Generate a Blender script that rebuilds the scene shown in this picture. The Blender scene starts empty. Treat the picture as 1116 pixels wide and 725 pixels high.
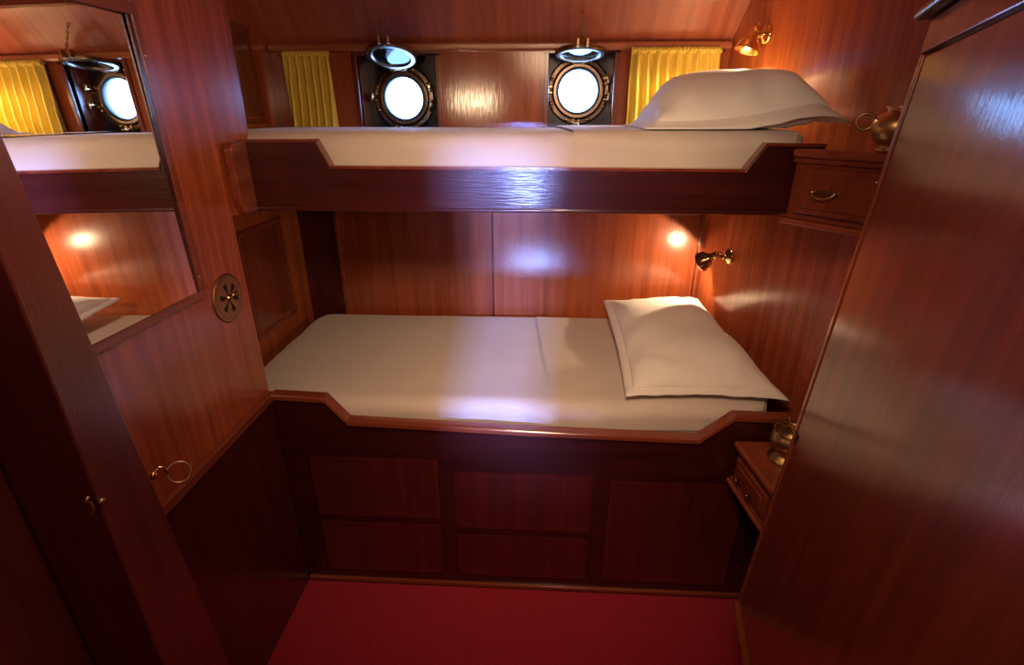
import bpy, bmesh, math, random
from mathutils import Vector, Matrix, noise
random.seed(4)
C = bpy.context.scene.collection
SC = bpy.context.scene
PI = math.pi
V = Vector

# ------------------------------------------------------------------ materials
def nodes(name):
    m = bpy.data.materials.new(name); m.use_nodes = True
    nt = m.node_tree; b = nt.nodes['Principled BSDF']
    return m, nt, b

def wood(name, c1, c2, grain='Z', rough=.3, coat=1.0, coat_rough=.12, scale=1.0, contrast=1.0, bump=.04):
    m, nt, b = nodes(name); N = nt.nodes.new; L = nt.links.new
    tc = N('ShaderNodeTexCoord'); oi = N('ShaderNodeObjectInfo')
    add = N('ShaderNodeVectorMath'); add.operation = 'ADD'
    mul = N('ShaderNodeVectorMath'); mul.operation = 'SCALE'; mul.inputs['Scale'].default_value = 7.0
    comb = N('ShaderNodeCombineXYZ')
    for i in range(3): L(oi.outputs['Random'], comb.inputs[i])
    L(comb.outputs[0], mul.inputs[0]); L(tc.outputs['Object'], add.inputs[0]); L(mul.outputs[0], add.inputs[1])
    mp = N('ShaderNodeMapping')
    s = {'X': (.7, 16, 16), 'Y': (16, .7, 16), 'Z': (16, 16, .7), 'YZ': (16, .7, .7)}[grain]
    mp.inputs['Scale'].default_value = [q*scale for q in s]
    L(add.outputs[0], mp.inputs['Vector'])
    n1 = N('ShaderNodeTexNoise'); n1.inputs['Scale'].default_value = 1.6; n1.inputs['Detail'].default_value = 4
    n1.inputs['Roughness'].default_value = .6; n1.inputs['Distortion'].default_value = .25
    L(mp.outputs[0], n1.inputs['Vector'])
    n2 = N('ShaderNodeTexNoise'); n2.inputs['Scale'].default_value = 9; n2.inputs['Detail'].default_value = 3
    L(mp.outputs[0], n2.inputs['Vector'])
    mx = N('ShaderNodeMath'); mx.operation = 'MULTIPLY_ADD'; mx.inputs[1].default_value = .3
    L(n2.outputs['Fac'], mx.inputs[0])
    sb = N('ShaderNodeMath'); sb.operation = 'SUBTRACT'; sb.inputs[1].default_value = .15
    L(n1.outputs['Fac'], sb.inputs[0]); L(sb.outputs[0], mx.inputs[2])
    r = N('ShaderNodeValToRGB')
    r.color_ramp.elements[0].position = .5-.2/contrast; r.color_ramp.elements[1].position = .5+.2/contrast
    r.color_ramp.elements[0].color = (*c2, 1); r.color_ramp.elements[1].color = (*c1, 1)
    L(mx.outputs[0], r.inputs[0]); L(r.outputs[0], b.inputs['Base Color'])
    b.inputs['Roughness'].default_value = rough; b.inputs['Specular IOR Level'].default_value = .25
    b.inputs['Coat Weight'].default_value = coat; b.inputs['Coat Roughness'].default_value = coat_rough
    b.inputs['Coat IOR'].default_value = 1.5
    nb = N('ShaderNodeTexNoise'); nb.inputs['Scale'].default_value = 14; nb.inputs['Detail'].default_value = 2
    L(mp.outputs[0], nb.inputs['Vector'])
    bp = N('ShaderNodeBump'); bp.inputs['Strength'].default_value = bump; bp.inputs['Distance'].default_value = .01
    L(nb.outputs['Fac'], bp.inputs['Height']); L(bp.outputs[0], b.inputs['Normal']); L(bp.outputs[0], b.inputs['Coat Normal'])
    return m

MAH1, MAH2 = (.46, .108, .036), (.28, .052, .017)
W_WALL = wood('mahogany_wall', MAH1, MAH2, 'Z', coat_rough=.16, contrast=1.5)
W_HULL = wood('mahogany_hull_panel', (.38, .098, .030), (.24, .050, .016), 'Z', coat_rough=.13)
W_HULL_SHADE = wood('mahogany_hull_panel_shaded', (.36, .085, .027), (.21, .040, .013), 'Z', coat_rough=.16)  # same wood as the hull panel, darkened for shade under the upper bunk
W_HULL.node_tree.nodes['Principled BSDF'].inputs['Specular IOR Level'].default_value = .04
W_CEIL = wood('mahogany_deckhead', (.47, .135, .062), (.33, .082, .038), 'YZ', coat_rough=.25, contrast=1.2)
W_TRIM = wood('mahogany_trim', (.28, .065, .025), (.18, .036, .015), 'Y', coat_rough=.15)
W_TRIMX = wood('mahogany_trim_long', (.25, .055, .022), (.16, .032, .014), 'X', coat_rough=.15)
W_LEDGE = wood('pale_mahogany_ledge', (.46, .17, .075), (.33, .10, .04), 'X', coat_rough=.2)
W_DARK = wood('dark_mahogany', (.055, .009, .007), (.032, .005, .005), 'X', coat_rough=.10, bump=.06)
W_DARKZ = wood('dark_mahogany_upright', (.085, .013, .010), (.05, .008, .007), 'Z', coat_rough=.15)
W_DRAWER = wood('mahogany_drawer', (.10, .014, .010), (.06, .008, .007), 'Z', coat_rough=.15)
W_CAB = wood('mahogany_cabinet', (.22, .045, .018), (.12, .022, .010), 'Z', coat_rough=.14)
W_WARD = wood('mahogany_wardrobe', (.22, .042, .016), (.12, .020, .009), 'Z', coat_rough=.14)
W_WARD.node_tree.nodes['Principled BSDF'].inputs['Coat IOR'].default_value = 1.5
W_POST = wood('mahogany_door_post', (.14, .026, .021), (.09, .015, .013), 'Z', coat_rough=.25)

def metal(name, col, rough=.2, bump=0):
    m, nt, b = nodes(name)
    b.inputs['Base Color'].default_value = (*col, 1); b.inputs['Metallic'].default_value = 1
    n = nt.nodes.new('ShaderNodeTexNoise'); n.inputs['Scale'].default_value = 35; n.inputs['Detail'].default_value = 3
    mr = nt.nodes.new('ShaderNodeMapRange'); mr.inputs[3].default_value = rough*.7; mr.inputs[4].default_value = rough*1.4
    nt.links.new(n.outputs['Fac'], mr.inputs[0]); nt.links.new(mr.outputs[0], b.inputs['Roughness'])
    return m
BRASS = metal('polished_brass', (.80, .52, .20), .16)
BRASS_OLD = metal('dull_brass', (.50, .33, .16), .34)
BRASS_VENT = metal('weathered_brass', (.40, .25, .13), .42)
BRASS_DARK = metal('dark_brass', (.25, .15, .07), .3)
BRONZE = metal('porthole_bronze', (.31, .24, .17), .28)
STEEL = metal('mirror_silver', (.93, .93, .93), .0)
STEEL.node_tree.nodes['Principled BSDF'].inputs['Roughness'].default_value = 0
for l in list(STEEL.node_tree.nodes['Principled BSDF'].inputs['Roughness'].links): STEEL.node_tree.links.remove(l)

def plain(name, col, rough=.6, var=.12, scale=20, bump=0.0, bscale=200, sheen=0):
    m, nt, b = nodes(name); N = nt.nodes.new; L = nt.links.new
    tc = N('ShaderNodeTexCoord')
    n = N('ShaderNodeTexNoise'); n.inputs['Scale'].default_value = scale; n.inputs['Detail'].default_value = 4
    L(tc.outputs['Object'], n.inputs['Vector'])
    r = N('ShaderNodeValToRGB')
    r.color_ramp.elements[0].position = .3; r.color_ramp.elements[1].position = .7
    r.color_ramp.elements[0].color = (*[c*(1-var) for c in col], 1); r.color_ramp.elements[1].color = (*[c*(1+var) for c in col], 1)
    L(n.outputs['Fac'], r.inputs[0]); L(r.outputs[0], b.inputs['Base Color'])
    b.inputs['Roughness'].default_value = rough
    if sheen: b.inputs['Sheen Weight'].default_value = sheen
    if bump:
        nb = N('ShaderNodeTexNoise'); nb.inputs['Scale'].default_value = bscale; nb.inputs['Detail'].default_value = 3
        L(tc.outputs['Object'], nb.inputs['Vector'])
        bp = N('ShaderNodeBump'); bp.inputs['Strength'].default_value = bump; bp.inputs['Distance'].default_value = .004
        L(nb.outputs['Fac'], bp.inputs['Height']); L(bp.outputs[0], b.inputs['Normal'])
    return m
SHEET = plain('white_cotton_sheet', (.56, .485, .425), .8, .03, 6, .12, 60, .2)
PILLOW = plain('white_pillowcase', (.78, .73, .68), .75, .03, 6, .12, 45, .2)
CARPET = plain('red_carpet', (.36, .006, .028), .95, .25, 160, .6, 500, .1)
YELLOW = plain('yellow_curtain_cloth', (.80, .62, .085), .6, .05, 12, .1, 300, .2)
HULL = plain('dark_hull_paint', (.010, .007, .012), .3, .5, 30, .15, 40)
RUBBER = plain('black_gasket', (.03, .045, .06), .5, .1)
BLACK = plain('dark_gap', (.012, .006, .006), .8, .1)
PLANK = plain('floor_boards', (.10, .03, .015), .6, .2)

def glass(name, tint, refl):
    m = bpy.data.materials.new(name); m.use_nodes = True; nt = m.node_tree
    nt.nodes.clear(); N = nt.nodes.new
    o = N('ShaderNodeOutputMaterial'); t = N('ShaderNodeBsdfTransparent'); g = N('ShaderNodeBsdfGlossy'); mx = N('ShaderNodeMixShader')
    t.inputs[0].default_value = (*tint, 1); g.inputs['Roughness'].default_value = .06
    fr = N('ShaderNodeFresnel'); fr.inputs[0].default_value = refl
    ge = N('ShaderNodeNewGeometry'); iv = N('ShaderNodeMath'); iv.operation = 'SUBTRACT'; iv.inputs[0].default_value = 1
    ml = N('ShaderNodeMath'); ml.operation = 'MULTIPLY'                  # reflect at the outer face only
    nt.links.new(ge.outputs['Backfacing'], iv.inputs[1]); nt.links.new(fr.outputs[0], ml.inputs[0]); nt.links.new(iv.outputs[0], ml.inputs[1])
    nt.links.new(ml.outputs[0], mx.inputs[0]); nt.links.new(t.outputs[0], mx.inputs[1]); nt.links.new(g.outputs[0], mx.inputs[2])
    nt.links.new(mx.outputs[0], o.inputs[0]); return m
GLASS = glass('clear_glass', (.97, .98, 1), 1.45)
GLASS_LID = glass('thick_blue_glass', (.45, .68, .85), 1.55)
def emit(name, col, s):
    m, nt, b = nodes(name); b.inputs['Base Color'].default_value = (1, .95, .85, 1)
    b.inputs['Emission Color'].default_value = (*col, 1); b.inputs['Emission Strength'].default_value = s; return m
BULB = emit('lamp_bulb', (1, .78, .48), 40)

# ------------------------------------------------------------------ mesh helpers
class MB:
    def __init__(s): s.bm = bmesh.new()
    def hexa(s, p):
        """eight points: bottom loop 0-3, top loop 4-7"""
        v = [s.bm.verts.new(q) for q in p]
        for f in ((3,2,1,0),(4,5,6,7),(0,1,5,4),(1,2,6,5),(2,3,7,6),(3,0,4,7)): s.bm.faces.new([v[i] for i in f])
        return s
    def box(s, a, b):
        x0,y0,z0 = a; x1,y1,z1 = b
        return s.hexa([(x0,y0,z0),(x1,y0,z0),(x1,y1,z0),(x0,y1,z0),(x0,y0,z1),(x1,y0,z1),(x1,y1,z1),(x0,y1,z1)])
    def prism(s, pts, t):
        """polygon extruded by vector t"""
        t = V(t); a = [s.bm.verts.new(V(p)) for p in pts]; b = [s.bm.verts.new(V(p)+t) for p in pts]
        n = len(pts); s.bm.faces.new(a[::-1]); s.bm.faces.new(b)
        for i in range(n): s.bm.faces.new((a[i], a[(i+1)%n], b[(i+1)%n], b[i]))
        return s
    def lathe(s, prof, M=None, n=32, cap=True):
        """profile of (r,z) turned about local z, placed by M"""
        M = M or Matrix.Identity(4); rings = []
        for r, z in prof:
            rings.append([s.bm.verts.new(M @ V((r*math.cos(2*PI*k/n), r*math.sin(2*PI*k/n), z))) for k in range(n)])
        for a, b in zip(rings, rings[1:]):
            for k in range(n): s.bm.faces.new((a[k], a[(k+1)%n], b[(k+1)%n], b[k]))
        if cap:
            s.bm.faces.new(rings[0][::-1]); s.bm.faces.new(rings[-1])
        return s
    def ring(s, prof, M, n=40):
        """closed profile turned about local z (a solid ring)"""
        rings = [[s.bm.verts.new(M @ V((r*math.cos(2*PI*k/n), r*math.sin(2*PI*k/n), z))) for k in range(n)] for r, z in prof]
        m = len(rings)
        for i in range(m):
            a, b = rings[i], rings[(i+1)%m]
            for k in range(n): s.bm.faces.new((a[k], a[(k+1)%n], b[(k+1)%n], b[k]))
        return s
    def tube(s, pts, r, n=10, closed=False, taper=None):
        pts = [V(p) for p in pts]; m = len(pts); rings = []
        up = None
        for i, p in enumerate(pts):
            if closed: d = pts[(i+1)%m]-pts[i-1]
            else: d = pts[min(i+1, m-1)]-pts[max(i-1, 0)]
            d.normalize()
            if up is None: up = d.orthogonal().normalized()
            up = (up-d*up.dot(d)).normalized(); w = d.cross(up)
            rr = r*(taper[i] if taper else 1)
            rings.append([s.bm.verts.new(p+up*rr*math.cos(2*PI*k/n)+w*rr*math.sin(2*PI*k/n)) for k in range(n)])
        rng = range(m) if closed else range(m-1)
        for i in rng:
            a, b = rings[i], rings[(i+1)%m]
            for k in range(n): s.bm.faces.new((a[k], a[(k+1)%n], b[(k+1)%n], b[k]))
        if not closed: s.bm.faces.new(rings[0][::-1]); s.bm.faces.new(rings[-1])
        return s
    def grid(s, fn, nu, nv):
        g = [[s.bm.verts.new(fn(i/nu, j/nv)) for j in range(nv+1)] for i in range(nu+1)]
        for i in range(nu):
            for j in range(nv): s.bm.faces.new((g[i][j], g[i+1][j], g[i+1][j+1], g[i][j+1]))
        return g

def frame(loc, z, x=None):
    z = V(z).normalized()
    x = V(x) if x else z.orthogonal()
    x = (x-z*x.dot(z)).normalized(); y = z.cross(x)
    M = Matrix((x, y, z)).transposed().to_4x4(); M.translation = V(loc); return M

def obj(name, mb, mat, parent=None, base=None, smooth=False, bevel=0, kind=None, label=None, sub=0):
    bm = mb.bm
    bmesh.ops.remove_doubles(bm, verts=bm.verts, dist=1e-6)
    bmesh.ops.recalc_face_normals(bm, faces=bm.faces)
    if parent is not None: org = V(parent['_org'])
    elif base is not None: org = V(base)
    else:
        lo = [min(v.co[i] for v in bm.verts) for i in range(3)]; hi = [max(v.co[i] for v in bm.verts) for i in range(3)]
        org = V(((lo[0]+hi[0])/2, (lo[1]+hi[1])/2, lo[2]))
    for v in bm.verts: v.co -= org
    me = bpy.data.meshes.new(name); bm.to_mesh(me); bm.free()
    me.materials.append(mat)
    if smooth: me.shade_smooth()
    o = bpy.data.objects.new(name, me); C.objects.link(o)
    if parent is not None: o.parent = parent
    else: o.location = org
    o['_org'] = list(org)
    if bevel:
        b = o.modifiers.new('bevel', 'BEVEL'); b.width = bevel; b.segments = 3; b.limit_method = 'ANGLE'; b.angle_limit = math.radians(40)
        b.harden_normals = False
    if sub:
        b = o.modifiers.new('sub', 'SUBSURF'); b.levels = sub; b.render_levels = sub
    if kind: o['kind'] = kind
    if label: o['label'] = label
    return o
def struct(name, mb, mat, **k): return obj(name, mb, mat, kind='structure', **k)
def tag(o, label, cat, group=None):
    o['label'] = label; o['category'] = cat
    if group: o['group'] = group
    return o
def thing(name, loc, label, cat, group=None):
    o = bpy.data.objects.new(name, None); C.objects.link(o); o.location = loc; o['_org'] = list(loc)
    o.empty_display_size = .05
    return tag(o, label, cat, group)
def nz(x, y, z, s=1.0): return noise.noise(V((x*s, y*s, z*s)))
def lerp(a, b, t): return a+(b-a)*t

# ------------------------------------------------------------------ the setting
struct('floor', MB().box((-1.3, -.7, -.06), (1.25, 2.7, -.006)), PLANK)
tag(obj('carpet', MB().box((-.958, -.6, -.006), (.99, 1.572, .004)), CARPET),
    'deep red fitted carpet on the cabin floor in front of the bunks', 'carpet')

# left partition: lower part stops at the bunk front, upper part runs on over the upper bunk
XL = -.965
wl = struct('wall_left', MB().prism([(XL, -.65, 0), (XL, 1.583, 0), (XL, 1.583, 1.555), (XL, 1.765, 1.555), (XL, 1.785, 2.34), (XL, -.65, 2.34)], (-.03, 0, 0)), W_WALL)
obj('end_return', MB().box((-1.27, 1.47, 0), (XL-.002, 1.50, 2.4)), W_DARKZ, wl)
obj('wainscot_panel', MB().box((XL, .82, .004), (XL+.006, 1.577, .895)), W_DARKZ, wl)  # dark wood stands in for the dim light low on this wall
obj('wainscot_rail', MB().box((XL, .82, .895), (XL+.022, 1.583, .93)), W_TRIM, wl, bevel=.006)
obj('bunk_cleat', MB().prism([(XL+.03, 1.60, 1.60), (XL+.03, 1.615, 1.556), (XL+.03, 1.695, 1.552), (XL+.03, 1.695, 1.772), (XL+.03, 1.615, 1.772), (XL+.03, 1.598, 1.755)], (-.03, 0, 0)), W_TRIM, wl, bevel=.008)

XF = -1.24
wf = struct('wall_foot', MB().box((XF-.03, 1.5, 0), (XF, 2.85, 2.4)), W_HULL)
def panel(parent, y0, y1, z0, z1):
    m = MB(); w = .016
    for a, b in (((y0, z0), (y1, z0+w)), ((y0, z1-w), (y1, z1)), ((y0, z0+w), (y0+w, z1-w)), ((y1-w, z0+w), (y1, z1-w))):
        m.box((XF, a[0], a[1]), (XF+.010, b[0], b[1]))
    obj('panel_moulding', m, W_CAB, parent, bevel=.004)
    obj('panel_field', MB().box((XF, y0+w+.012, z0+w+.012), (XF+.004, y1-w-.012, z1-w-.012)), W_CAB, parent, bevel=.003)
panel(wf, 2.03, 2.405, .92, 1.405)
panel(wf, 1.85, 2.42, 1.815, 2.19)

YB = 2.6
RX = lambda y: .82+.18*(2.6-y)          # right wall, closing in towards the bow
# hull lining, lower half in three boards with battens
wb = struct('wall_back', MB().box((-1.27, YB+.004, 0), (.9, YB+.03, 1.785)), W_DARKZ)  # bare strip at the left corner: shade put into its dark wood
for a, b in ((-1.035, -.242), (-.232, .80)):
    obj('panel', MB().box((a, YB, .62), (b, YB+.004, 1.56)), W_HULL_SHADE, wb, bevel=.002)
obj('batten', MB().box((-1.05, YB-.008, .62), (-1.033, YB+.004, 1.56)), W_TRIM, wb, bevel=.003)
obj('batten', MB().box((.803, YB-.012, .62), (.82, YB+.004, 1.56)), W_TRIM, wb, bevel=.003)
# upper half with the two porthole recesses left open
R1 = (-.845, -.485, 1.745, 2.098); R2 = (.03, .322, 1.745, 2.105)
up = MB()
up.box((-1.25, YB, 1.70), (R1[0], YB+.025, 2.13)); up.box((R1[1], YB, 1.70), (R2[0], YB+.025, 2.13)); up.box((R2[1], YB, 1.70), (.86, YB+.025, 2.13))
up.box((R1[0], YB, 1.70), (R1[1], YB+.025, R1[2])); up.box((R2[0], YB, 1.70), (R2[1], YB+.025, R2[2]))
up.box((R1[0], YB, R1[3]), (R1[1], YB+.025, 2.13)); up.box((R2[0], YB, R2[3]), (R2[1], YB+.025, 2.13))
obj('upper_panel', up, W_HULL, wb)
for (x0, x1, z0, z1) in (R1, R2):
    m = MB(); w = .02
    m.box((x0-w, YB-.01, z0), (x0, YB+.14, z1)); m.box((x1, YB-.01, z0), (x1+w, YB+.14, z1))
    m.box((x0-w, YB-.01, z1), (x1+w, YB+.14, z1+w)); m.box((x0-w, YB-.01, z0-w), (x1+w, YB+.14, z0))
    obj('recess_frame', m, W_CAB, wb, bevel=.003)
for x in (-.475, .41):
    obj('upright_trim', MB().box((x, YB-.006, 1.7), (x+.012, YB, 2.12)), W_TRIM, wb, bevel=.002)

def plate(mb, x0, x1, z0, z1, cx, cz, r, y, t, n=64):
    """hull plate with a round hole"""
    for yy in (y, y+t):
        sq = []
        for k in range(n):
            a = 2*PI*(k+.5)/n; dx, dz = math.cos(a), math.sin(a)
            sx = ((x1-cx) if dx > 0 else (cx-x0))/max(abs(dx), 1e-6); sz = ((z1-cz) if dz > 0 else (cz-z0))/max(abs(dz), 1e-6)
            q = min(sx, sz); sq.append(mb.bm.verts.new((cx+dx*q, yy, cz+dz*q)))
        ci = [mb.bm.verts.new((cx+r*math.cos(2*PI*(k+.5)/n), yy, cz+r*math.sin(2*PI*(k+.5)/n))) for k in range(n)]
        for k in range(n): mb.bm.faces.new((sq[k], sq[(k+1)%n], ci[(k+1)%n], ci[k]))
        if yy == y: s0, c0 = sq, ci
        else:
            for k in range(n):
                mb.bm.faces.new((c0[k], c0[(k+1)%n], ci[(k+1)%n], ci[k])); mb.bm.faces.new((s0[k], s0[(k+1)%n], sq[(k+1)%n], sq[k]))
YP = 2.735
P1 = (-.668, YP, 1.922); P2 = (.173, YP, 1.952)
hm = MB(); plate(hm, -1.4, -.25, 1.5, 2.5, P1[0], P1[2], .10, YP, .02); plate(hm, -.25, 1.2, 1.5, 2.5, P2[0], P2[2], .10, YP, .02)
struct('trim_1', hm, HULL)                       # the ship's side behind the lining
# ledge over the hull lining (curtain rail), sloping deckhead and ceiling
struct('trim_2', MB().box((-1.238, YB-.035, 2.112), (RX(2.6)-.002, YB, 2.142)), W_LEDGE, bevel=.008)
SL = lambda z: YB-(z-2.142)*.80
struct('ceiling', MB().prism([(-1.27, YB+.03, 2.142), (-1.27, YB, 2.142), (-1.27, SL(2.33), 2.33), (-1.27, -.7, 2.33), (-1.27, -.7, 2.38), (-1.27, YB+.03, 2.38)], (2.6, 0, 0)), W_CEIL)
struct('trim_3', MB().box((-1.238, SL(2.33)-.03, 2.305), (.83, SL(2.33)+.012, 2.33)), W_TRIMX, bevel=.005)

wr = struct('wall_right', MB().prism([(RX(2.64), 2.64, 0), (RX(1.2), 1.2, 0), (RX(1.2), -.7, 0), (RX(1.2)+.03, -.7, 0), (RX(1.2)+.03, 1.2, 0), (RX(2.64)+.03, 2.64, 0)], (0, 0, 2.4)), W_WALL)
# (behind the camera) a narrow glazed pane in it lets daylight in
AX0, AX1, AZ0, AZ1 = -.20, -.06, 1.36, 1.83
m = MB()
m.box((-1.0, -.68, 0), (AX0, -.65, 2.4)); m.box((AX1, -.68, 0), (1.12, -.65, 2.4)); m.box((AX0, -.68, AZ1), (AX1, -.65, 2.4)); m.box((AX0, -.68, 0), (AX1, -.65, AZ0))
wq = struct('wall_rear', m, W_WALL)
pm = MB()                                           # unseen dark box added to keep the sky out of the pane
pm.box((-.6, -3.0, .6), (.45, -2.97, 2.5)); pm.box((-.6, -3.0, .6), (-.57, -.68, 2.5)); pm.box((.42, -3.0, .6), (.45, -.68, 2.5)); pm.box((-.6, -3.0, .57), (.45, -.68, .6)); pm.box((-.6, -3.0, 2.5), (.45, -.68, 2.53))
obj('sky_block_box', pm, W_DARKZ, wq)
obj('pane', MB().box((AX0, -.667, AZ0), (AX1, -.663, AZ1)), GLASS, wq)

# open cabin door at the near left, its edge towards the camera
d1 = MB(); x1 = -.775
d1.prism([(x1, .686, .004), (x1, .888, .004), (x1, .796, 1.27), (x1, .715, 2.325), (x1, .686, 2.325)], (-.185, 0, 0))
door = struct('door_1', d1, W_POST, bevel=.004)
obj('shade_slab', MB().box((-.963, -.5, .004), (-.925, .684, 2.30)), W_POST, door, bevel=.004)  # dark slab added over the near wall to stand in for shade
m = MB(); m.tube([(x1-.004, .662, 1.20), (x1+.004, .664, 1.205), (x1+.006, .668, 1.215), (x1+.004, .668, 1.226), (x1+.004, .662, 1.236), (x1+.006, .668, 1.242)], .0032)
m.lathe([(.007, 0), (.007, .006), (.004, .01)], frame((x1-.002, .69, 1.212), (1, 0, 0)))
obj('door_latch', m, BRASS_OLD, door, smooth=True)

# ------------------------------------------------------------------ portholes
def porthole(n, P, lid_tilt, lid_dx):
    o = bpy.data.objects.new('window_%d' % n, None); C.objects.link(o); o.location = P; o['_org'] = list(P); o['kind'] = 'structure'
    M = frame(P, (0, -1, 0), (1, 0, 0))          # local z towards the cabin
    rb = MB().ring([(.100, -.03), (.150, 0.0), (.150, .012), (.142, .018), (.124, .020), (.118, .032), (.102, .032), (.098, .02)], M, 64)
    obj('porthole_ring', rb, BRONZE, o, smooth=False, bevel=.003)
    obj('gasket', MB().ring([(.092, .0), (.103, .0), (.103, .028), (.098, .033), (.092, .024)], M, 64), RUBBER, o, smooth=True)
    obj('glass', MB().lathe([(.096, -.006), (.096, .002)], M, 64), GLASS, o)
    for k in range(8):
        a = 2*PI*(k+.5)/8
        obj('bolt', MB().lathe([(.008, .016), (.008, .021), (.004, .025)], M @ Matrix.Translation((.136*math.cos(a), .136*math.sin(a), 0)), 12), BRASS, o, smooth=True)
    for a in (PI-.05, .35, -.18, -1.62):           # swing bolts ("dogs") round the ring
        c, s = math.cos(a), math.sin(a); T = M @ Matrix.Rotation(a, 4, 'Z')
        m = MB()
        for sgn in (-1, 1):
            m.hexa([T @ V(q) for q in ((.118, sgn*.013-.004, .016), (.152, sgn*.013-.004, .016), (.152, sgn*.013+.004, .016), (.118, sgn*.013+.004, .016), (.122, sgn*.013-.004, .042), (.150, sgn*.013-.004, .042), (.150, sgn*.013+.004, .042), (.122, sgn*.013+.004, .042))])
        m.tube([T @ V((.136, 0, .03)), T @ V((.142, 0, .06)), T @ V((.146, 0, .075))], .0065)
        dg = obj('clamp', m, BRASS, o, smooth=False, bevel=.002)
        mm = MB().tube([T @ V((.145, -.02, .068)), T @ V((.145, 0, .066)), T @ V((.145, .02, .068))], .007, taper=[1.2, .8, 1.2])
        obj('wing_nut', mm, BRASS, dg, smooth=True)
    # hinged glazed lid swung up under the deckhead
    hy, hz = YP-.045, P[2]+.128
    m = MB()
    for sx in (-.022, .022): m.box((P[0]+lid_dx*.3+sx-.008, hy-.012, hz-.012), (P[0]+lid_dx*.3+sx+.008, hy+.03, hz+.012))
    m.tube([(P[0]+lid_dx*.3-.04, hy-.004, hz), (P[0]+lid_dx*.3+.04, hy-.004, hz)], .008)
    obj('hinge', m, BRASS_OLD, o, bevel=.002)
    d = V((0, -math.cos(lid_tilt), math.sin(lid_tilt))).normalized()
    nrm = V((1, 0, 0)).cross(d); nrm = nrm if nrm.z < 0 else -nrm
    cen = V((P[0]+lid_dx*.3, hy, hz))+d*.118+V((0, 0, .004))
    ML = frame(cen, nrm, (1, 0, 0))
    lid = obj('lid_ring', MB().ring([(.082, -.008), (.108, -.008), (.112, -.004), (.112, .010), (.104, .014), (.088, .014), (.082, .008)], ML, 56), BRONZE, o, smooth=False, bevel=.002)
    obj('lid_glass', MB().lathe([(.083, -.004), (.083, .006)], ML, 48), GLASS_LID, lid)
    m = MB(); tip = cen+d*.112
    for sx in (-.02, .02): m.box((tip.x+sx-.006, tip.y-.02, tip.z-.008), (tip.x+sx+.006, tip.y+.01, tip.z+.024))
    obj('lid_lug', m, BRASS_OLD, lid, bevel=.002)
    # short chain to a hook in the deckhead
    top = V((tip.x-.004, SL(tip.z+.13)-.004 if tip.z+.13 > 2.142 else tip.y, tip.z+.13)); st = tip+V((0, -.006, .012))
    m = MB(); nl = 9
    for k in range(nl):
        c = st.lerp(top, (k+.5)/nl); ax = (top-st).normalized(); h = (top-st).length/nl*.68
        sd = ax.orthogonal().normalized(); sd = sd if k % 2 else ax.cross(sd)
        m.tube([c+ax*h*math.cos(q*2*PI/12)+sd*.0045*math.sin(q*2*PI/12) for q in range(12)], .0016, 6, True)
    obj('chain', m, BRASS_OLD, lid, smooth=True)
    return o
porthole(1, P1, .36, -.03)
porthole(2, P2, .15, -.02)

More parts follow.
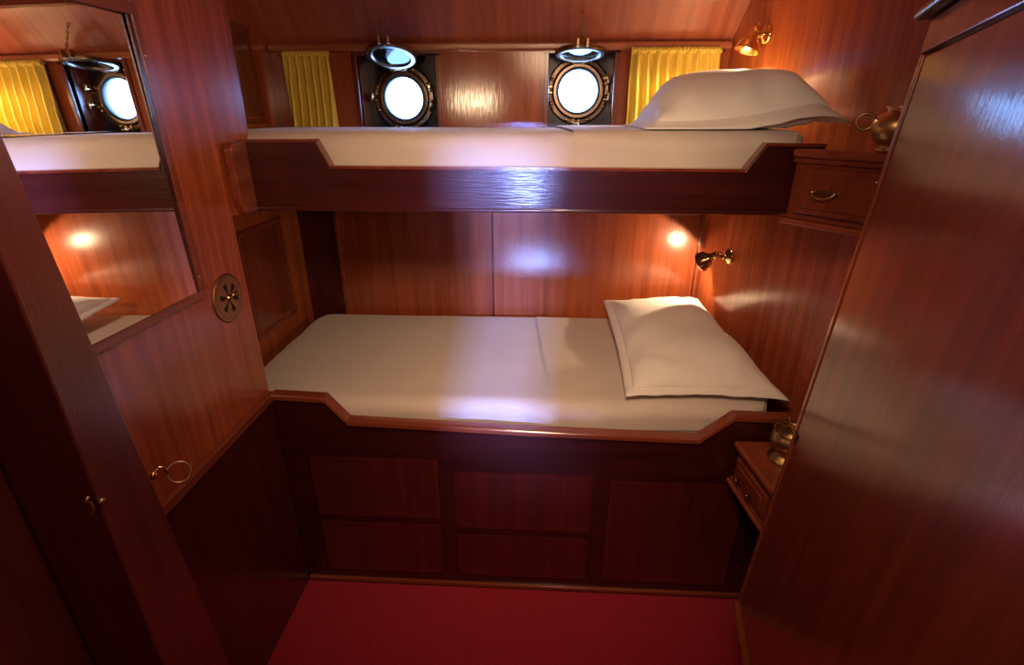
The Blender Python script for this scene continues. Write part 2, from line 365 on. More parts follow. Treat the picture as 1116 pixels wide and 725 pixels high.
# ------------------------------------------------------------------ soft goods
def arc_profile(r, n=5):
    """inward offset and drop along a rounded edge"""
    return [(r*(1-math.cos(a)), r*(1-math.sin(a))) for a in [PI/2*k/n for k in range(n+1)]]
def soft_slab(quad, z0, z1, r, nu, nv, bumpf=None, corner=0.0, ulo=0.0, grow=0.0, closed=True):
    """mattress: quad = front-left, front-right, back-right, back-left; rounded top edges"""
    fl, fr, br, bl = [V(q) for q in quad]
    W = ((fr-fl).length+(br-bl).length)/2; D = ((bl-fl).length+(br-fr).length)/2
    pr = arc_profile(r)
    def param(n, length, lo=0.0):
        t = [p[0]/length for p in pr]; h = [p[1] for p in pr]
        mid = [lerp(t[-1], 1-t[-1], k/n) for k in range(1, n)]
        ts = t+mid+[1-q for q in reversed(t)]; hs = h+[0]*len(mid)+list(reversed(h))
        return ts, hs
    us, hu = param(nu, W); vs, hv = param(nv, D)
    if ulo:
        keep = [i for i, u in enumerate(us) if u > ulo]; us = [ulo]+[us[i] for i in keep]; hu = [0]+[hu[i] for i in keep]
    mb = MB(); g = []
    if not closed:
        iu = max(i for i in range(len(us)) if hu[i] == 0); jv = max(j for j in range(len(vs)) if hv[j] == 0)
        us, hu, vs, hv = us[:iu+1], hu[:iu+1], vs[:jv+1], hv[:jv+1]
    for i, u in enumerate(us):
        row = []
        for j, v in enumerate(vs):
            p = fl.lerp(fr, u).lerp(bl.lerp(br, u), v)
            drop = max(hu[i], hv[j]) if min(hu[i], hv[j]) == 0 else min(r, math.hypot(hu[i], hv[j]))
            z = z1-drop
            if corner:                                  # draw the plan corners in
                eu = abs(2*u-1); ev = abs(2*v-1)
                k = max(0, eu-(1-corner/W*2))/(corner/W*2) if corner else 0; kk = max(0, ev-(1-corner/D*2))/(corner/D*2)
                q = max(0, math.hypot(k, kk)-1)
                ctr = (fl+fr+br+bl)/4; p = p.lerp(ctr, q*corner/((ctr-p).length+1e-6)*.9)
            p = V((p.x, p.y, z+grow))
            if bumpf: p += bumpf(u, v, p)
            if grow:
                cx = (fl+fr+br+bl)/4; dd = V((0, 0, 0))
                if v < .06: dd.y = -grow*(1-v/.06)
                p += dd
            row.append(mb.bm.verts.new(p))
        g.append(row)
    for i in range(len(us)-1):
        for j in range(len(vs)-1): mb.bm.faces.new((g[i][j], g[i+1][j], g[i+1][j+1], g[i][j+1]))
    nU, nV = len(us), len(vs)
    if not closed:                                      # a cloth: only its front edge hangs down
        fr_ = [g[i][0] for i in range(nU)]
        for k in range(1, 4):
            nw = [mb.bm.verts.new((v.co.x, v.co.y+.002*nz(v.co.x*20, k, 5), lerp(g[i][0].co.z, z0, k/3))) for i, v in enumerate(fr_)]
            for i in range(nU-1): mb.bm.faces.new((fr_[i], fr_[i+1], nw[i+1], nw[i]))
            fr_ = nw
        return mb
    loop = [g[i][0] for i in range(nU)]+[g[nU-1][j] for j in range(1, nV)]+[g[i][nV-1] for i in range(nU-2, -1, -1)]+[g[0][j] for j in range(nV-2, 0, -1)]
    prev = loop
    steps = 3
    for k in range(1, steps+1):
        new = [mb.bm.verts.new((v.co.x, v.co.y, lerp(v.co.z, z0, k/steps))) for v in loop]
        n = len(loop)
        for i in range(n):
            mb.bm.faces.new((prev[i], prev[(i+1)%n], new[(i+1)%n], new[i]))
        prev = new
    if closed: mb.bm.faces.new(prev)
    return mb

def wrinkle_low(u, v, p):
    z = .006*nz(p.x*2.2, p.y*2.5, 1)
    f = max(0, 1-v*9); b = f*(.008*nz(p.x*9+p.z*20, p.z*25, 4)+.008*nz(p.x*2.4, p.z*6, 9))
    e = max(0, 1-u*12)
    return V((e*.01*nz(p.y*9, p.z*9, 2), b, z+f*.008*nz(p.x*6, 0, 7)))
ML = soft_slab([(-1.19, 1.645, 0), (.925, 1.645, 0), (.80, 2.575, 0), (-1.19, 2.575, 0)], .632, .862, .055, 70, 34, wrinkle_low, corner=.22)
tag(obj('mattress', ML, SHEET, smooth=True), 'white sheeted mattress on the lower bunk above the drawers', 'mattress', 'bunk mattresses')
SLw = soft_slab([(-1.19, 1.645, 0), (.925, 1.645, 0), (.80, 2.575, 0), (-1.19, 2.575, 0)], .77, .862, .055, 70, 34, wrinkle_low, corner=.22, ulo=.594, grow=.007, closed=False)
tag(obj('folded_sheet', SLw, SHEET, smooth=True), 'white sheet laid across the pillow end of the lower mattress', 'sheet', 'sheets on the bunks')

def wrinkle_up(u, v, p):
    f = max(0, 1-v*9); a = max(0, (u-.72)*3)
    b = f*((.009+.014*a)*nz(p.x*10+p.z*14, p.z*22, 14)+.006*nz(p.x*2.4, p.z*6, 19))
    return V((0, b, f*(.004+.010*a)*nz(p.x*7, 0, 17)+.004*nz(p.x*2, p.y*3, 3)))
QU = [(-1.22, 1.748, 0), (.86, 1.748, 0), (.80, 2.52, 0), (-1.22, 2.52, 0)]
tag(obj('mattress', soft_slab(QU, 1.605, 1.797, .05, 70, 30, wrinkle_up, corner=.12), SHEET, smooth=True),
    'white sheeted mattress on the upper bunk below the portholes', 'mattress', 'bunk mattresses')
tag(obj('folded_sheet', soft_slab(QU, 1.66, 1.797, .05, 70, 30, wrinkle_up, corner=.12, ulo=.637, grow=.007, closed=False), SHEET, smooth=True),
    'white sheet laid across the pillow end of the upper mattress', 'sheet', 'sheets on the bunks')

def pillow(name, quad, top, bot, label, lift=None, seed=0, flange=.045, rest=None, droop=.012, wr=1.0):
    """quad = front-left, front-right, back-right, back-left seam corners"""
    fl, fr, br, bl = [V(q) for q in quad]
    ctr = (fl+fr+br+bl)/4; nrm = (fr-fl).cross(bl-fl).normalized()
    root = thing(name, (ctr.x, ctr.y, min(q.z for q in (fl, fr, br, bl))-bot*.5), label, 'pillow', 'bunk pillows')
    n = 44; mb = MB()
    def P(u, v):
        a, b = 2*u-1, 2*v-1                          # edges drawn in between the corners
        uu = .5+.5*a*(1-.055*(1-b*b)); vv = .5+.5*b*(1-.055*(1-a*a))
        return fl.lerp(fr, uu).lerp(bl.lerp(br, uu), vv)
    def H(u, v):
        a, b = abs(2*u-1), abs(2*v-1)
        return max(0, (1-a**3.0))**.52*max(0, (1-b**3.0))**.52
    def surf(sgn):
        def fn(u, v):
            p = P(u, v); h = H(u, v)
            e = max(abs(2*u-1), abs(2*v-1))
            w = (nz(p.x*5, p.y*5, seed+sgn)*.014+nz(p.x*13, p.y*8, seed+3)*.010*e*e-abs(nz(p.x*7+p.y*3, p.y*6-p.x*3, seed+8))*.012*e)*min(1, h*2.5)*wr
            q = p+nrm*(sgn*(top if sgn > 0 else bot)*h+w)
            if lift: q = q+lift(u, v)
            if rest and sgn < 0: q.z = max(q.z, rest+.004*(1-h))
            return q
        return fn
    # even spacing stretched towards the rim
    st = lambda t: .5-.5*math.cos(PI*t)*(.75+.25*abs(math.cos(PI*t)))
    for sgn in (1, -1):
        f = surf(sgn); mb.grid(lambda u, v: f(st(u), st(v)), n, n)
    body = obj('pillowcase', mb, PILLOW, root, smooth=True)
    mf = MB()                                        # the flat flange sewn round the edge
    loop = []
    N = 48
    for k in range(N): loop.append((k/N, 0))
    for k in range(N): loop.append((1, k/N))
    for k in range(N): loop.append((1-k/N, 1))
    for k in range(N): loop.append((0, 1-k/N))
    rings = []
    for t in (-.004, 0, .5, 1.0):
        ring = []
        for (u, v) in loop:
            p = P(u, v); d = (p-ctr); a, b = 2*u-1, 2*v-1
            out = (fr-fl).normalized()*(a if abs(a) >= abs(b)*.98 else a*abs(a)**3)+(bl-fl).normalized()*(b if abs(b) >= abs(a)*.98 else b*abs(b)**3)
            q = p+out*flange*max(t, -.2)+nrm*(.006*nz(p.x*16, p.y*16, seed+t)*t)
            q.z -= droop*t*(1 if a < .98 else 1.3)
            if lift: q = q+lift(u, v)
            if rest: q.z = max(q.z, rest+.004)
            ring.append(q)
        rings.append(ring)
    vs = [[mf.bm.verts.new(q) for q in r] for r in rings]; M_ = len(loop)
    for a, b in zip(vs, vs[1:]):
        for k in range(M_): mf.bm.faces.new((a[k], a[(k+1)%M_], b[(k+1)%M_], b[k]))
    fo = obj('flange', mf, PILLOW, root, smooth=True)
    sm = fo.modifiers.new('thick', 'SOLIDIFY'); sm.thickness = .004
    return root
pillow('pillow', [(.36, 1.69, .915), (.89, 1.69, .915), (.775, 2.46, 1.010), (.365, 2.47, .985)], .085, .09,
       'white flanged pillow on the lower bunk, lit by the lower lamp', seed=5, flange=.03, rest=.8735, wr=1.25)
def lean(u, v): return V((0, 0, -.035*max(0, (u-.86)/.14)**2-.022*max(0, .3-v)/.3*(1-(2*u-1)**2)))
pillow('pillow', [(.375, 1.815, 1.832), (.900, 1.79, 1.900), (.815, 2.26, 1.925), (.385, 2.28, 1.832)], .120, .13,
       'plump white flanged pillow on the upper bunk, tilted against the wall', lift=lean, seed=21, flange=.045, rest=1.8065, droop=.035, wr=1.8)

def curtain(x0, x1, z0, z1, nf, flare, label, seed):
    root = thing('curtain', ((x0+x1)/2, YB-.045, z0), label, 'curtain', 'yellow porthole curtains')
    def fn(u, v):
        env = .5+.5*v
        x = lerp(x0, x1, u)+flare*(1-v)*(u-.5)+.006*nz(u*7, v*2.2, seed)*(1-v)
        ph = u*nf*2*PI+1.6*nz(u*2.1, v*1.1, seed+3)+.7*math.sin(v*2.5+seed)
        y = YB-.045+(.015+.011*(1-v))*math.sin(ph)+.006*nz(u*11, v*4, seed+6)
        if v > .93: y = YB-.045+.010*math.sin(u*nf*2.6*2*PI)
        return V((x, y, lerp(z0, z1, v)+(.004*math.sin(u*nf*2.6*2*PI) if v > .99 else 0)))
    b = obj('curtain_cloth', (lambda m: (m.grid(fn, 150, 40), m)[1])(MB()), YELLOW, root, smooth=True)
    s = b.modifiers.new('thick', 'SOLIDIFY'); s.thickness = .002
    def fh(u, v):
        a = v*2*PI
        return V((lerp(x0-.002, x1+.002, u), YB-.045+.012*math.cos(a)+.003*math.sin(u*nf*5*PI), z1-.016+.011*math.sin(a)+.002*math.sin(u*nf*5*PI+1)))
    obj('gathered_heading', (lambda m: (m.grid(fh, 90, 12), m)[1])(MB()), YELLOW, root, smooth=True)
    m = MB().tube([(x0-.02, YB-.045, z1-.016), (x1+.02, YB-.045, z1-.016)], .004)
    obj('curtain_rod', m, BRASS_OLD, root, smooth=True)
    return root
curtain(-1.165, -.955, 1.775, 2.112, 6, .01, 'narrow yellow curtain drawn aside at the left porthole', 2)
curtain(.388, .768, 1.775, 2.120, 9, .01, 'wide yellow curtain behind the upper pillow at the right', 11)

# ------------------------------------------------------------------ bunks
up_prof = [(-.962, 1.772), (-.71, 1.774), (-.672, 1.694), (.632, 1.690), (.684, 1.766), (.86, 1.764)]
ub = thing('upper_bunk', (0, 1.69, 1.555), 'dark varnished upper bunk with notched front board below the portholes', 'bunk bed', 'built-in bunks')
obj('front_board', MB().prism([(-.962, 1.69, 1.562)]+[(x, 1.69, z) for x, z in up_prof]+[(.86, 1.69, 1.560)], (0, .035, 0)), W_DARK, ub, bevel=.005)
def cap(prof, y0, y1, h, lo=0):
    m = MB()
    for (xa, za), (xb, zb) in zip(prof, prof[1:]):
        m.hexa([(xa, y0, za+lo), (xb, y0, zb+lo), (xb, y1, zb+lo), (xa, y1, za+lo), (xa, y0, za+h), (xb, y0, zb+h), (xb, y1, zb+h), (xa, y1, za+h)])
    return m
obj('edge_strip', cap(up_prof, 1.688, 1.727, .005, -.004), W_CAB, ub)
obj('base_board', MB().box((-1.235, 1.725, 1.566), (.81, 2.595, 1.60)), W_DARK, ub)
obj('bottom_bead', MB().box((-.962, 1.683, 1.556), (.755, 1.70, 1.568)), W_DARK, ub, bevel=.004)

lo_prof = [(-.965, .897), (-.765, .890), (-.690, .796), (.06, .772), (.590, .762), (.702, .862), (.985, .856)]
lb = thing('lower_bunk', (0, 1.60, 0), 'dark panelled lower bunk with drawers in its base above red carpet', 'bunk bed', 'built-in bunks')
YF = 1.586
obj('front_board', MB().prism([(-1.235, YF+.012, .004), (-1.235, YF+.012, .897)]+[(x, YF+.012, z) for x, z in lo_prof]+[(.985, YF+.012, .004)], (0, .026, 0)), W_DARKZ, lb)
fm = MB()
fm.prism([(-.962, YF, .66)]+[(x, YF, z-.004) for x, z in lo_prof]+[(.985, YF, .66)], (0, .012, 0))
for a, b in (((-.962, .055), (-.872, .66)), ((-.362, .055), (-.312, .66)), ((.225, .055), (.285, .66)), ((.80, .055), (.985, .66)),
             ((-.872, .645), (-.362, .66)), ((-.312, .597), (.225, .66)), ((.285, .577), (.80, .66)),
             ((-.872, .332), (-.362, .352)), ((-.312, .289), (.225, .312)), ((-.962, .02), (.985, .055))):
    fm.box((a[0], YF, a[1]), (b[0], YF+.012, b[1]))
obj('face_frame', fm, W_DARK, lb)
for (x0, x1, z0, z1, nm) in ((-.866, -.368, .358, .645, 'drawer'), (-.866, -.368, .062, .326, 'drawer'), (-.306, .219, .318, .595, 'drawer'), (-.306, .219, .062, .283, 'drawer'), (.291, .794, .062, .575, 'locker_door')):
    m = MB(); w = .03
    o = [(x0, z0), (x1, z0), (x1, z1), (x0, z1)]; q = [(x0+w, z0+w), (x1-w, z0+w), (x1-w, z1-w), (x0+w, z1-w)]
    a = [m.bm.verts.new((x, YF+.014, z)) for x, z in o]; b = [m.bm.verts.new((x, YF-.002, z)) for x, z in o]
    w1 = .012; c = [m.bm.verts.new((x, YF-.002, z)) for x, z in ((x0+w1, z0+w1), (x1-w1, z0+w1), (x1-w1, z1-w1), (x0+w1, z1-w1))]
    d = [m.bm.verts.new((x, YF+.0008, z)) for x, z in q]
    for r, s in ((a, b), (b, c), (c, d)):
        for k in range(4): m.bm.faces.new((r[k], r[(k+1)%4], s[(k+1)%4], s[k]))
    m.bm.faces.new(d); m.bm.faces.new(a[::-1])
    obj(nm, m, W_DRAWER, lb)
obj('cap_rail', cap(lo_prof, YF-.012, YF+.036, .018, -.006), W_TRIMX, lb, bevel=.006)
obj('skirting_strip', MB().box((-.955, YF-.012, .003), (.99, YF+.01, .024)), W_TRIMX, lb, bevel=.004)
obj('bed_base', MB().box((-1.235, YF+.04, .55), (.83, 2.59, .625)), W_DARK, lb)

# ------------------------------------------------------------------ bedside cabinets
def drop_handle(parent, o, d, n, s=1.0):
    """ornate plate with a hanging bail: o centre, d along, n outwards"""
    o, d, n = V(o), V(d).normalized(), V(n).normalized(); z = V((0, 0, 1)); m = MB()
    pts = []
    for k in range(28):
        a = 2*PI*k/28; r = .044*s*(1+.14*math.cos(6*a)); pts.append(o+d*r*math.cos(a)+z*r*.26*math.sin(a)*(1+.2*math.cos(4*a)))
    m.prism(pts, n*.003)
    h = obj('handle', m, BRASS_DARK, parent, bevel=.001)
    m = MB()
    m.tube([o+d*(.032*s*math.cos(q))+z*(.004-.015*s*math.sin(q))+n*(.008+.008*math.sin(q)) for q in [PI*k/14 for k in range(15)]], .0032*s)
    for sg in (-1, 1): m.lathe([(.006*s, 0), (.007*s, .006), (.004*s, .012)], frame(o+d*.032*s*sg+z*.004, n), 12)
    obj('bail', m, BRASS_OLD, h, smooth=True)

def bedside(name, A, B, back, z0, z1, label, drawers):
    """A, B = far and near corner of the drawer face (plan); back = offset of the rear face"""
    A, B, back = V((*A, 0)), V((*B, 0)), V((*back, 0)); d = (B-A).normalized(); n = V((0, 0, 1)).cross(d); n = n if n.x < 0 else -n
    cen = (A+B)/2+back/2; root = thing(name, (cen.x, cen.y, z0), label, 'cabinet', 'bedside cabinets')
    def slab(a0, a1, za, zb, off, nm, mat, bev, par=root, inner=None):
        p, q = A+d*a0+n*off, B+d*a1+n*off
        pp, qq = (p-n*.02, q-n*.02) if inner else (A+d*a0+back, B+d*a1+back)
        m = MB().hexa([(p.x, p.y, za), (q.x, q.y, za), (qq.x, qq.y, za), (pp.x, pp.y, za), (p.x, p.y, zb), (q.x, q.y, zb), (qq.x, qq.y, zb), (pp.x, pp.y, zb)])
        return obj(nm, m, mat, par, bevel=bev)
    H = z1-z0
    slab(0, 0, z0+.02, z1-.022, 0, 'carcass', W_CAB, .003)
    slab(-.008, .01, z1-.024, z1, .020, 'top', W_TRIM, .009)
    slab(-.006, .008, z1-.040, z1-.024, .010, 'top_moulding', W_CAB, .005)
    slab(-.008, .01, z0, z0+.018, .022, 'bottom_moulding', W_TRIM, .006)
    slab(-.004, .004, z0+.018, z0+.028, .012, 'bottom_bead', W_CAB, .004)
    dr = slab(.02, -.02, z0+.034, z1-.05, .012, 'drawer', W_CAB, .008, inner=True)
    slab(.036, -.036, z0+.052, z1-.068, .017, 'drawer_field', W_CAB, .006, par=dr, inner=True)
    L_ = (B-A).length
    if drawers == 'bail': drop_handle(dr, A+d*L_*.40+n*.017+V((0, 0, (z0+z1)/2-.01)), d, n)
    else:
        for t in (.30, .62):
            m = MB().lathe([(.004, 0), (.004, .008), (.008, .012), (.007, .018), (.003, .020)], frame(A+d*L_*t+n*.017+V((0, 0, (z0+z1)/2-.02)), n), 16)
            obj('knob', m, BRASS_DARK, dr, smooth=True)
    return root
bedside('bedside_cabinet', (.768, 1.662), (.925, 1.43), (.052, .015), 1.538, 1.757,
        'small varnished cabinet with dark drop handle at the upper bunk end', 'bail')
bedside('bedside_cabinet', (.722, 1.553), (.745, 1.305), (.245, 0), .615, .792,
        'small low cabinet with two tiny knobs beside the lower bunk pillow', 'knob')

# ------------------------------------------------------------------ brass pots
def pot(loc, s, label, handle_dir, jug=False):
    root = thing('brass_pot', loc, label, 'pot', 'brass pots')
    M = Matrix.Translation(V(loc)) @ Matrix.Scale(s, 4)
    prof = [(.056, 0), (.060, .004), (.058, .012), (.044, .024), (.038, .036), (.046, .046), (.060, .060), (.064, .076), (.058, .094), (.053, .102), (.051, .107), (.057, .113), (.054, .113), (.048, .107), (.050, .101), (.055, .092), (.059, .076), (.054, .060), (.035, .046), (.01, .044)]
    if jug: prof = [(.050, 0), (.054, .004), (.052, .010), (.046, .016), (.062, .030), (.076, .052), (.080, .072), (.074, .094), (.060, .110), (.046, .118), (.044, .124), (.052, .132), (.049, .133), (.040, .124), (.041, .117), (.07, .09), (.074, .07), (.04, .03), (.01, .02)]
    obj('body', MB().lathe(prof, M, 40), BRASS_OLD, root, smooth=True)
    d = V(handle_dir).normalized(); z = V((0, 0, 1)); c = V(loc)+d*(.096 if jug else .078)*s+z*.088*s
    obj('ring_handle', MB().tube([c+d*.024*s*math.cos(q*2*PI/20)+z*.024*s*math.sin(q*2*PI/20) for q in range(20)], .005*s, 10, True), BRASS_OLD, root, smooth=True)
    return root
pot((.838, 1.455, .792), 1.0, 'brass pot with dark open mouth on the low bedside cabinet', (.3, 1, 0))
pot((.942, 1.50, 1.757), .85, 'brass pot with ring handle on the upper cabinet, half hidden', (-.85, .5, 0), True)

# ------------------------------------------------------------------ wall lamps
def lamp(wall_y, z, aim, head, label):
    wx = RX(wall_y); n = V((-1, -.18, 0)).normalized(); o = V((wx, wall_y, z))
    root = thing('wall_lamp', o, label, 'lamp', 'brass reading lamps')
    M = frame(o, n)
    obj('backplate', MB().lathe([(.036, 0), (.036, .006), (.030, .012), (.016, .018), (.012, .030), (.012, .034)], M, 32), BRASS, root, smooth=True)
    h = V(head); k = o+n*.05
    obj('arm', MB().tube([o+n*.02, k, k.lerp(h, .5)+V((0, 0, .008)), h+V((0, 0, .0))], .0075, 12), BRASS, root, smooth=True)
    a = V(aim).normalized()
    m = MB().lathe([(.001, -.016), (.010, -.013), (.014, 0), (.010, .013), (.001, .016)], frame(h, a.cross(n)), 20, cap=False)
    obj('swivel_joint', m, BRASS, root, smooth=True)
    mm = frame(h, a)
    sh = obj('shade', MB().lathe([(.010, -.018), (.015, -.012), (.015, .012), (.018, .020), (.024, .030), (.040, .048), (.046, .070), (.048, .074), (.045, .074), (.037, .05), (.020, .032), (.012, .030)], mm, 36), BRASS, root, smooth=True)
    obj('switch_knob', MB().lathe([(.004, -.034), (.007, -.032), (.007, -.024), (.004, -.018)], mm, 14), BRASS, root, smooth=True)
    obj('bulb', MB().lathe([(.004, .032), (.012, .040), (.015, .050), (.011, .060), (.003, .064)], mm, 18), BULB, sh, smooth=True)
    return root, h+a*.07, a
LU = lamp(2.335, 2.135, (-.34, -.10, -1), (.812, 2.31, 2.146), 'lit brass reading lamp on the wall above the upper pillow')
LL = lamp(2.335, 1.255, (-.56, .56, -.55), (.800, 2.325, 1.262), 'lit brass reading lamp on the wall above the lower pillow')

# ------------------------------------------------------------------ mirror, vent and hook on the left partition
mir = thing('wall_mirror', (XL, 1.09, 1.38), 'wood framed mirror on the left wall, reflecting curtain and porthole', 'mirror')
y0, y1, z0, z1 = .84, 1.333, 1.39, 2.068
obj('glass', MB().hexa([(XL+.001, y0, z0), (XL+.012, y0, z0), (XL+.012, y1, z0), (XL+.001, y1, z0), (XL+.001, y0, z1), (XL+.003, y0, z1), (XL+.003, y1, z1), (XL+.001, y1, z1)]), STEEL, mir)
m = MB(); w = .022
for a, b in (((y0-w, z0-w), (y1+w, z0)), ((y0-w, z1), (y1+w, z1+w)), ((y0-w, z0), (y0, z1)), ((y1, z0), (y1+w, z1))):
    m.box((XL, a[0], a[1]), (XL+.014, b[0], b[1]))
obj('frame', m, W_TRIM, mir, bevel=.005)
obj('dark_bead', MB().box((XL+.007, y1-.012, z0), (XL+.012, y1, z1)), W_DARK, mir)
for (yy, zz) in ((y1+.011, 1.43), (y1+.011, 1.98), (y1-.02, z0-.011), (1.15, z0-.011)):
    obj('screw', MB().lathe([(.0035, .013), (.0035, .0155), (.002, .0165)], frame((XL, yy, zz), (1, 0, 0)), 10), BRASS, mir, smooth=True)

vc = V((XL, 1.468, 1.323)); vt = thing('air_vent', vc, 'round brass ventilator with wedge openings on the left wall', 'vent')
Mv = frame(vc, (1, 0, 0), (0, 1, 0))
obj('rim', MB().ring([(.062, 0), (.076, 0), (.077, .002), (.075, .005), (.066, .0065), (.061, .005)], Mv, 56), BRASS_VENT, vt, smooth=True)
obj('dark_backing', MB().lathe([(.063, .0005), (.063, .0015)], Mv, 40), BLACK, vt)
m = MB(); m.ring([(.048, .002), (.0635, .002), (.0635, .007), (.048, .007)], Mv, 48)
for k in range(6):
    a = 2*PI*k/6+.25
    pts = [Mv @ V((.006*math.cos(a-.5), .006*math.sin(a-.5), .003)), *[Mv @ V((.049*math.cos(a+t), .049*math.sin(a+t), .003)) for t in (-.30, -.15, 0, .15, .30)], Mv @ V((.006*math.cos(a+.5), .006*math.sin(a+.5), .003))]
    m.prism(pts, (.0035, 0, 0))
obj('grille', m, BRASS_VENT, vt)
m = MB().lathe([(.012, .006), (.012, .009), (.006, .012), (.004, .016)], Mv, 18)
m.tube([Mv @ V((.008, .004, .012)), Mv @ V((.03, .012, .014))], .003)
obj('hub', m, BRASS, vt, smooth=True)

hk = thing('cabin_hook', (x1-.01, .83, 1.165), 'brass cabin hook ring on the dark door edge at left', 'hook')
ho = V((-.777, .812, 1.172))
obj('hook_plate', MB().lathe([(.010, -.004), (.010, .004), (.006, .008)], frame(ho, (.8, .6, 0)), 16), BRASS, hk, smooth=True)
sx = V((.737, .676, 0)).normalized()                 # ring hangs facing the room
rc = ho+V((.030, .032, -.012))+V((0, 0, -.004))
obj('shank', MB().tube([ho, ho+V((.006, .014, .010)), ho+V((.012, .020, .004)), rc-sx*.020+V((0, 0, .006))], .0032), BRASS, hk, smooth=True)
obj('ring', MB().tube([rc+sx*.021*math.cos(q*2*PI/28)+V((-.006, .006, .020))*math.sin(q*2*PI/28) for q in range(28)], .0026, 10, True), BRASS_OLD, hk, smooth=True)

# ------------------------------------------------------------------ wardrobe at the right
wdir = V((-.196, -.98, 0)); wn = V((-.98, .196, 0))
def WP(u, z, off=0):
    return V((.693+.0674*(z-.351), 1.27, z))+wdir*u+wn*off
wd = thing('wardrobe', (.95, .75, .0), 'tall varnished mahogany wardrobe with a plain door at the right', 'wardrobe')
UE = 1.15
def wslab(u0, u1, zs, off0, off1, nm, mat, bev=.003, par=wd):
    """zs = z at (u0 bottom, u1 bottom, u1 top, u0 top)"""
    a, b, c, e = zs
    f = [WP(u0, a, off1), WP(u1, b, off1), WP(u1, b, off0), WP(u0, a, off0), WP(u0, e, off1), WP(u1, c, off1), WP(u1, c, off0), WP(u0, e, off0)]
    return obj(nm, MB().hexa(f), mat, par, bevel=bev)
tz = lambda u: 1.962+.13*u                            # door head climbs towards the camera
cz = lambda u: 2.030+.19*u
m = MB()
f = []
for z, zz in ((.352, .352),): pass
m.hexa([WP(0, .352, -.012), WP(UE, .352, -.012), WP(UE, .352, -.012)+V((.36, .0, 0)), V((RX(1.27)+.0, 1.27, .352)),
        WP(0, 2.06, -.012), WP(UE, 2.31, -.012), WP(UE, 2.31, -.012)+V((.36, 0, 0)), V((RX(1.27)+.0, 1.27, 2.06))])
obj('carcass', m, W_WARD, wd)
wslab(0, .016, (.352, .352, tz(0)+.004, tz(0)+.004), -.012, .006, 'corner_bead', W_TRIM, .003)
wslab(0, UE, (tz(0)+.004, tz(UE)+.004, cz(UE), cz(0)), -.012, .008, 'head_rail', W_CAB, .004)
wslab(-.02, UE, (cz(0), cz(UE), cz(UE)+.03, cz(0)+.022), -.02, .035, 'cornice', W_DARK, .008)
dr = wslab(.024, UE-.02, (.37, .37, tz(UE)-.004, tz(.024)-.004), -.011, .004, 'door', W_WARD, .003)
m = MB(); q = WP(.034, 1.02, .004)
m.prism([q+wdir*a+V((0, 0, b)) for a, b in ((-.004, -.016), (.004, -.016), (.004, .012), (-.004, .012))], wn*.003)
m.tube([q+V((0, 0, .010))-wdir*.004, q+V((0, 0, .012))-wdir*.03], .0025)
obj('catch', m, BLACK, dr)
wslab(0, UE, (.332, .332, .356, .356), -.012, .016, 'bottom_moulding', W_TRIM, .006)
m = MB().hexa([WP(.02, .332, -.10)+V((0, 0, -.328)), WP(UE, .332, -.10)+V((0, 0, -.328)), WP(UE, .332, -.10)+V((.25, 0, -.328)), V((1.0, 1.25, .004)),
               WP(.02, .332, -.10), WP(UE, .332, -.10), WP(UE, .332, -.10)+V((.25, 0, 0)), V((1.0, 1.25, .332))])
obj('plinth', m, W_DARK, wd)

# ------------------------------------------------------------------ light
def area(name, loc, target, sx, sy, power, col, spread=180):
    l = bpy.data.lights.new(name, 'AREA'); l.shape = 'RECTANGLE'; l.size = sx; l.size_y = sy; l.energy = power; l.color = col; l.spread = math.radians(spread)
    o = bpy.data.objects.new(name, l); C.objects.link(o); o.location = loc
    o.rotation_euler = (V(target)-V(loc)).to_track_quat('-Z', 'Y').to_euler(); return o
def spot(name, loc, d, power, col, ang, blend, r, parent):
    l = bpy.data.lights.new(name, 'SPOT'); l.energy = power; l.color = col; l.spot_size = math.radians(ang); l.spot_blend = blend; l.shadow_soft_size = r
    o = bpy.data.objects.new(name, l); C.objects.link(o); o.location = loc; o.rotation_euler = V(d).to_track_quat('-Z', 'Y').to_euler(); return o
WARM = (1, .71, .42); COOL = (.42, .55, 1)
area('ceiling_light', (-.05, .75, 2.31), (-.05, .85, 0), .35, .35, 5.2, (1, .62, .38))
area('bed_fill_light', (.05, .40, 2.26), (-.08, 2.15, .85), .25, .25, 5.4, (1, .64, .38), 76)  # added fill aimed at the lower bed, no fitting here
area('front_fill_light', (.25, -.55, 2.1), (-.1, 1.6, .8), .3, .3, 2.0, (1, .57, .48))  # added fill from behind the camera, lifts the front faces
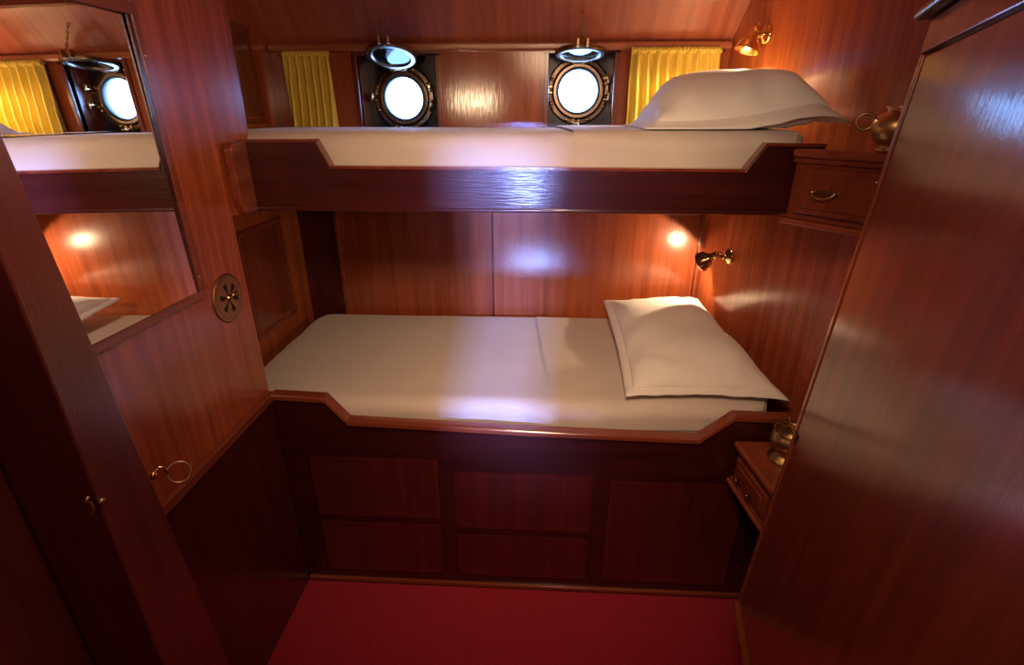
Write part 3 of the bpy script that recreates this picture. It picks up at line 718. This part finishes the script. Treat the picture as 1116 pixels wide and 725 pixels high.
spot('cabin_lamp_and_fill', (-.66, -.2, 1.97), V((-.05, 2.6, 2.10))-V((-.66, -.2, 1.97)), 42, (1, .70, .42), 24, .9, .06, None)
spot('cabin_lamp_and_fill', (-.60, -.25, 2.02), V((.62, 2.0, 2.02))-V((-.60, -.25, 2.02)), 52, (1, .76, .50), 21, .9, .06, None)  # second spot added to brighten the upper pillow and right curtain
spot('left_wall_fill_light', (.50, -.25, 1.98), V((-.965, 1.42, 1.98))-V((.50, -.25, 1.98)), 42, (1, .62, .36), 44, 1.0, .06, None)  # added fill for the upper left wall, no lamp stands here
spot('upper_lamp_light', LU[1], LU[2], 16, (1, .70, .40), 150, .3, .02, None)
spot('lower_lamp_light', LL[1], LL[2], 9, WARM, 140, .12, .015, None)
# daylight through the pane in the rear wall, then two added blue glint lamps
area('outside_daylight', (-.12, -2.5, 1.9), (-.14, 1.6, 1.4), .13, .13, 52, (.26, .36, 1), 60)
area('board_glint_light', (-.10, -.64, 1.44), (-.08, 1.6, 1.42), .22, .06, .34, (.28, .40, 1), 26)  # added lamp inside the wall for the blue glint on the upper board
area('lining_glint_light', (-.06, -.64, .33), (-.04, 2.6, .95), .26, .34, .42, (.28, .40, 1), 16)  # added lamp against solid wall for the blue reflection on the lower lining

w = bpy.data.worlds.new('sky'); SC.world = w; w.use_nodes = True
bg = w.node_tree.nodes['Background']; bg.inputs[0].default_value = (.22, .46, 1, 1); bg.inputs[1].default_value = 20.0

# ------------------------------------------------------------------ camera
cam = bpy.data.cameras.new('camera'); co = bpy.data.objects.new('camera', cam); C.objects.link(co)
cam.sensor_width = 36; cam.lens = 560/1116*36; cam.clip_start = .02
co.location = (0, 0, 1.85); co.rotation_euler = (math.radians(90-23), 0, math.radians(3))
SC.camera = co
SC.view_settings.view_transform = 'Standard'; SC.view_settings.look = 'None'; SC.view_settings.gamma = 1
SC.view_settings.use_curve_mapping = False; SC.view_settings.exposure = .12
for o in SC.objects:
    if '_org' in o: del o['_org']
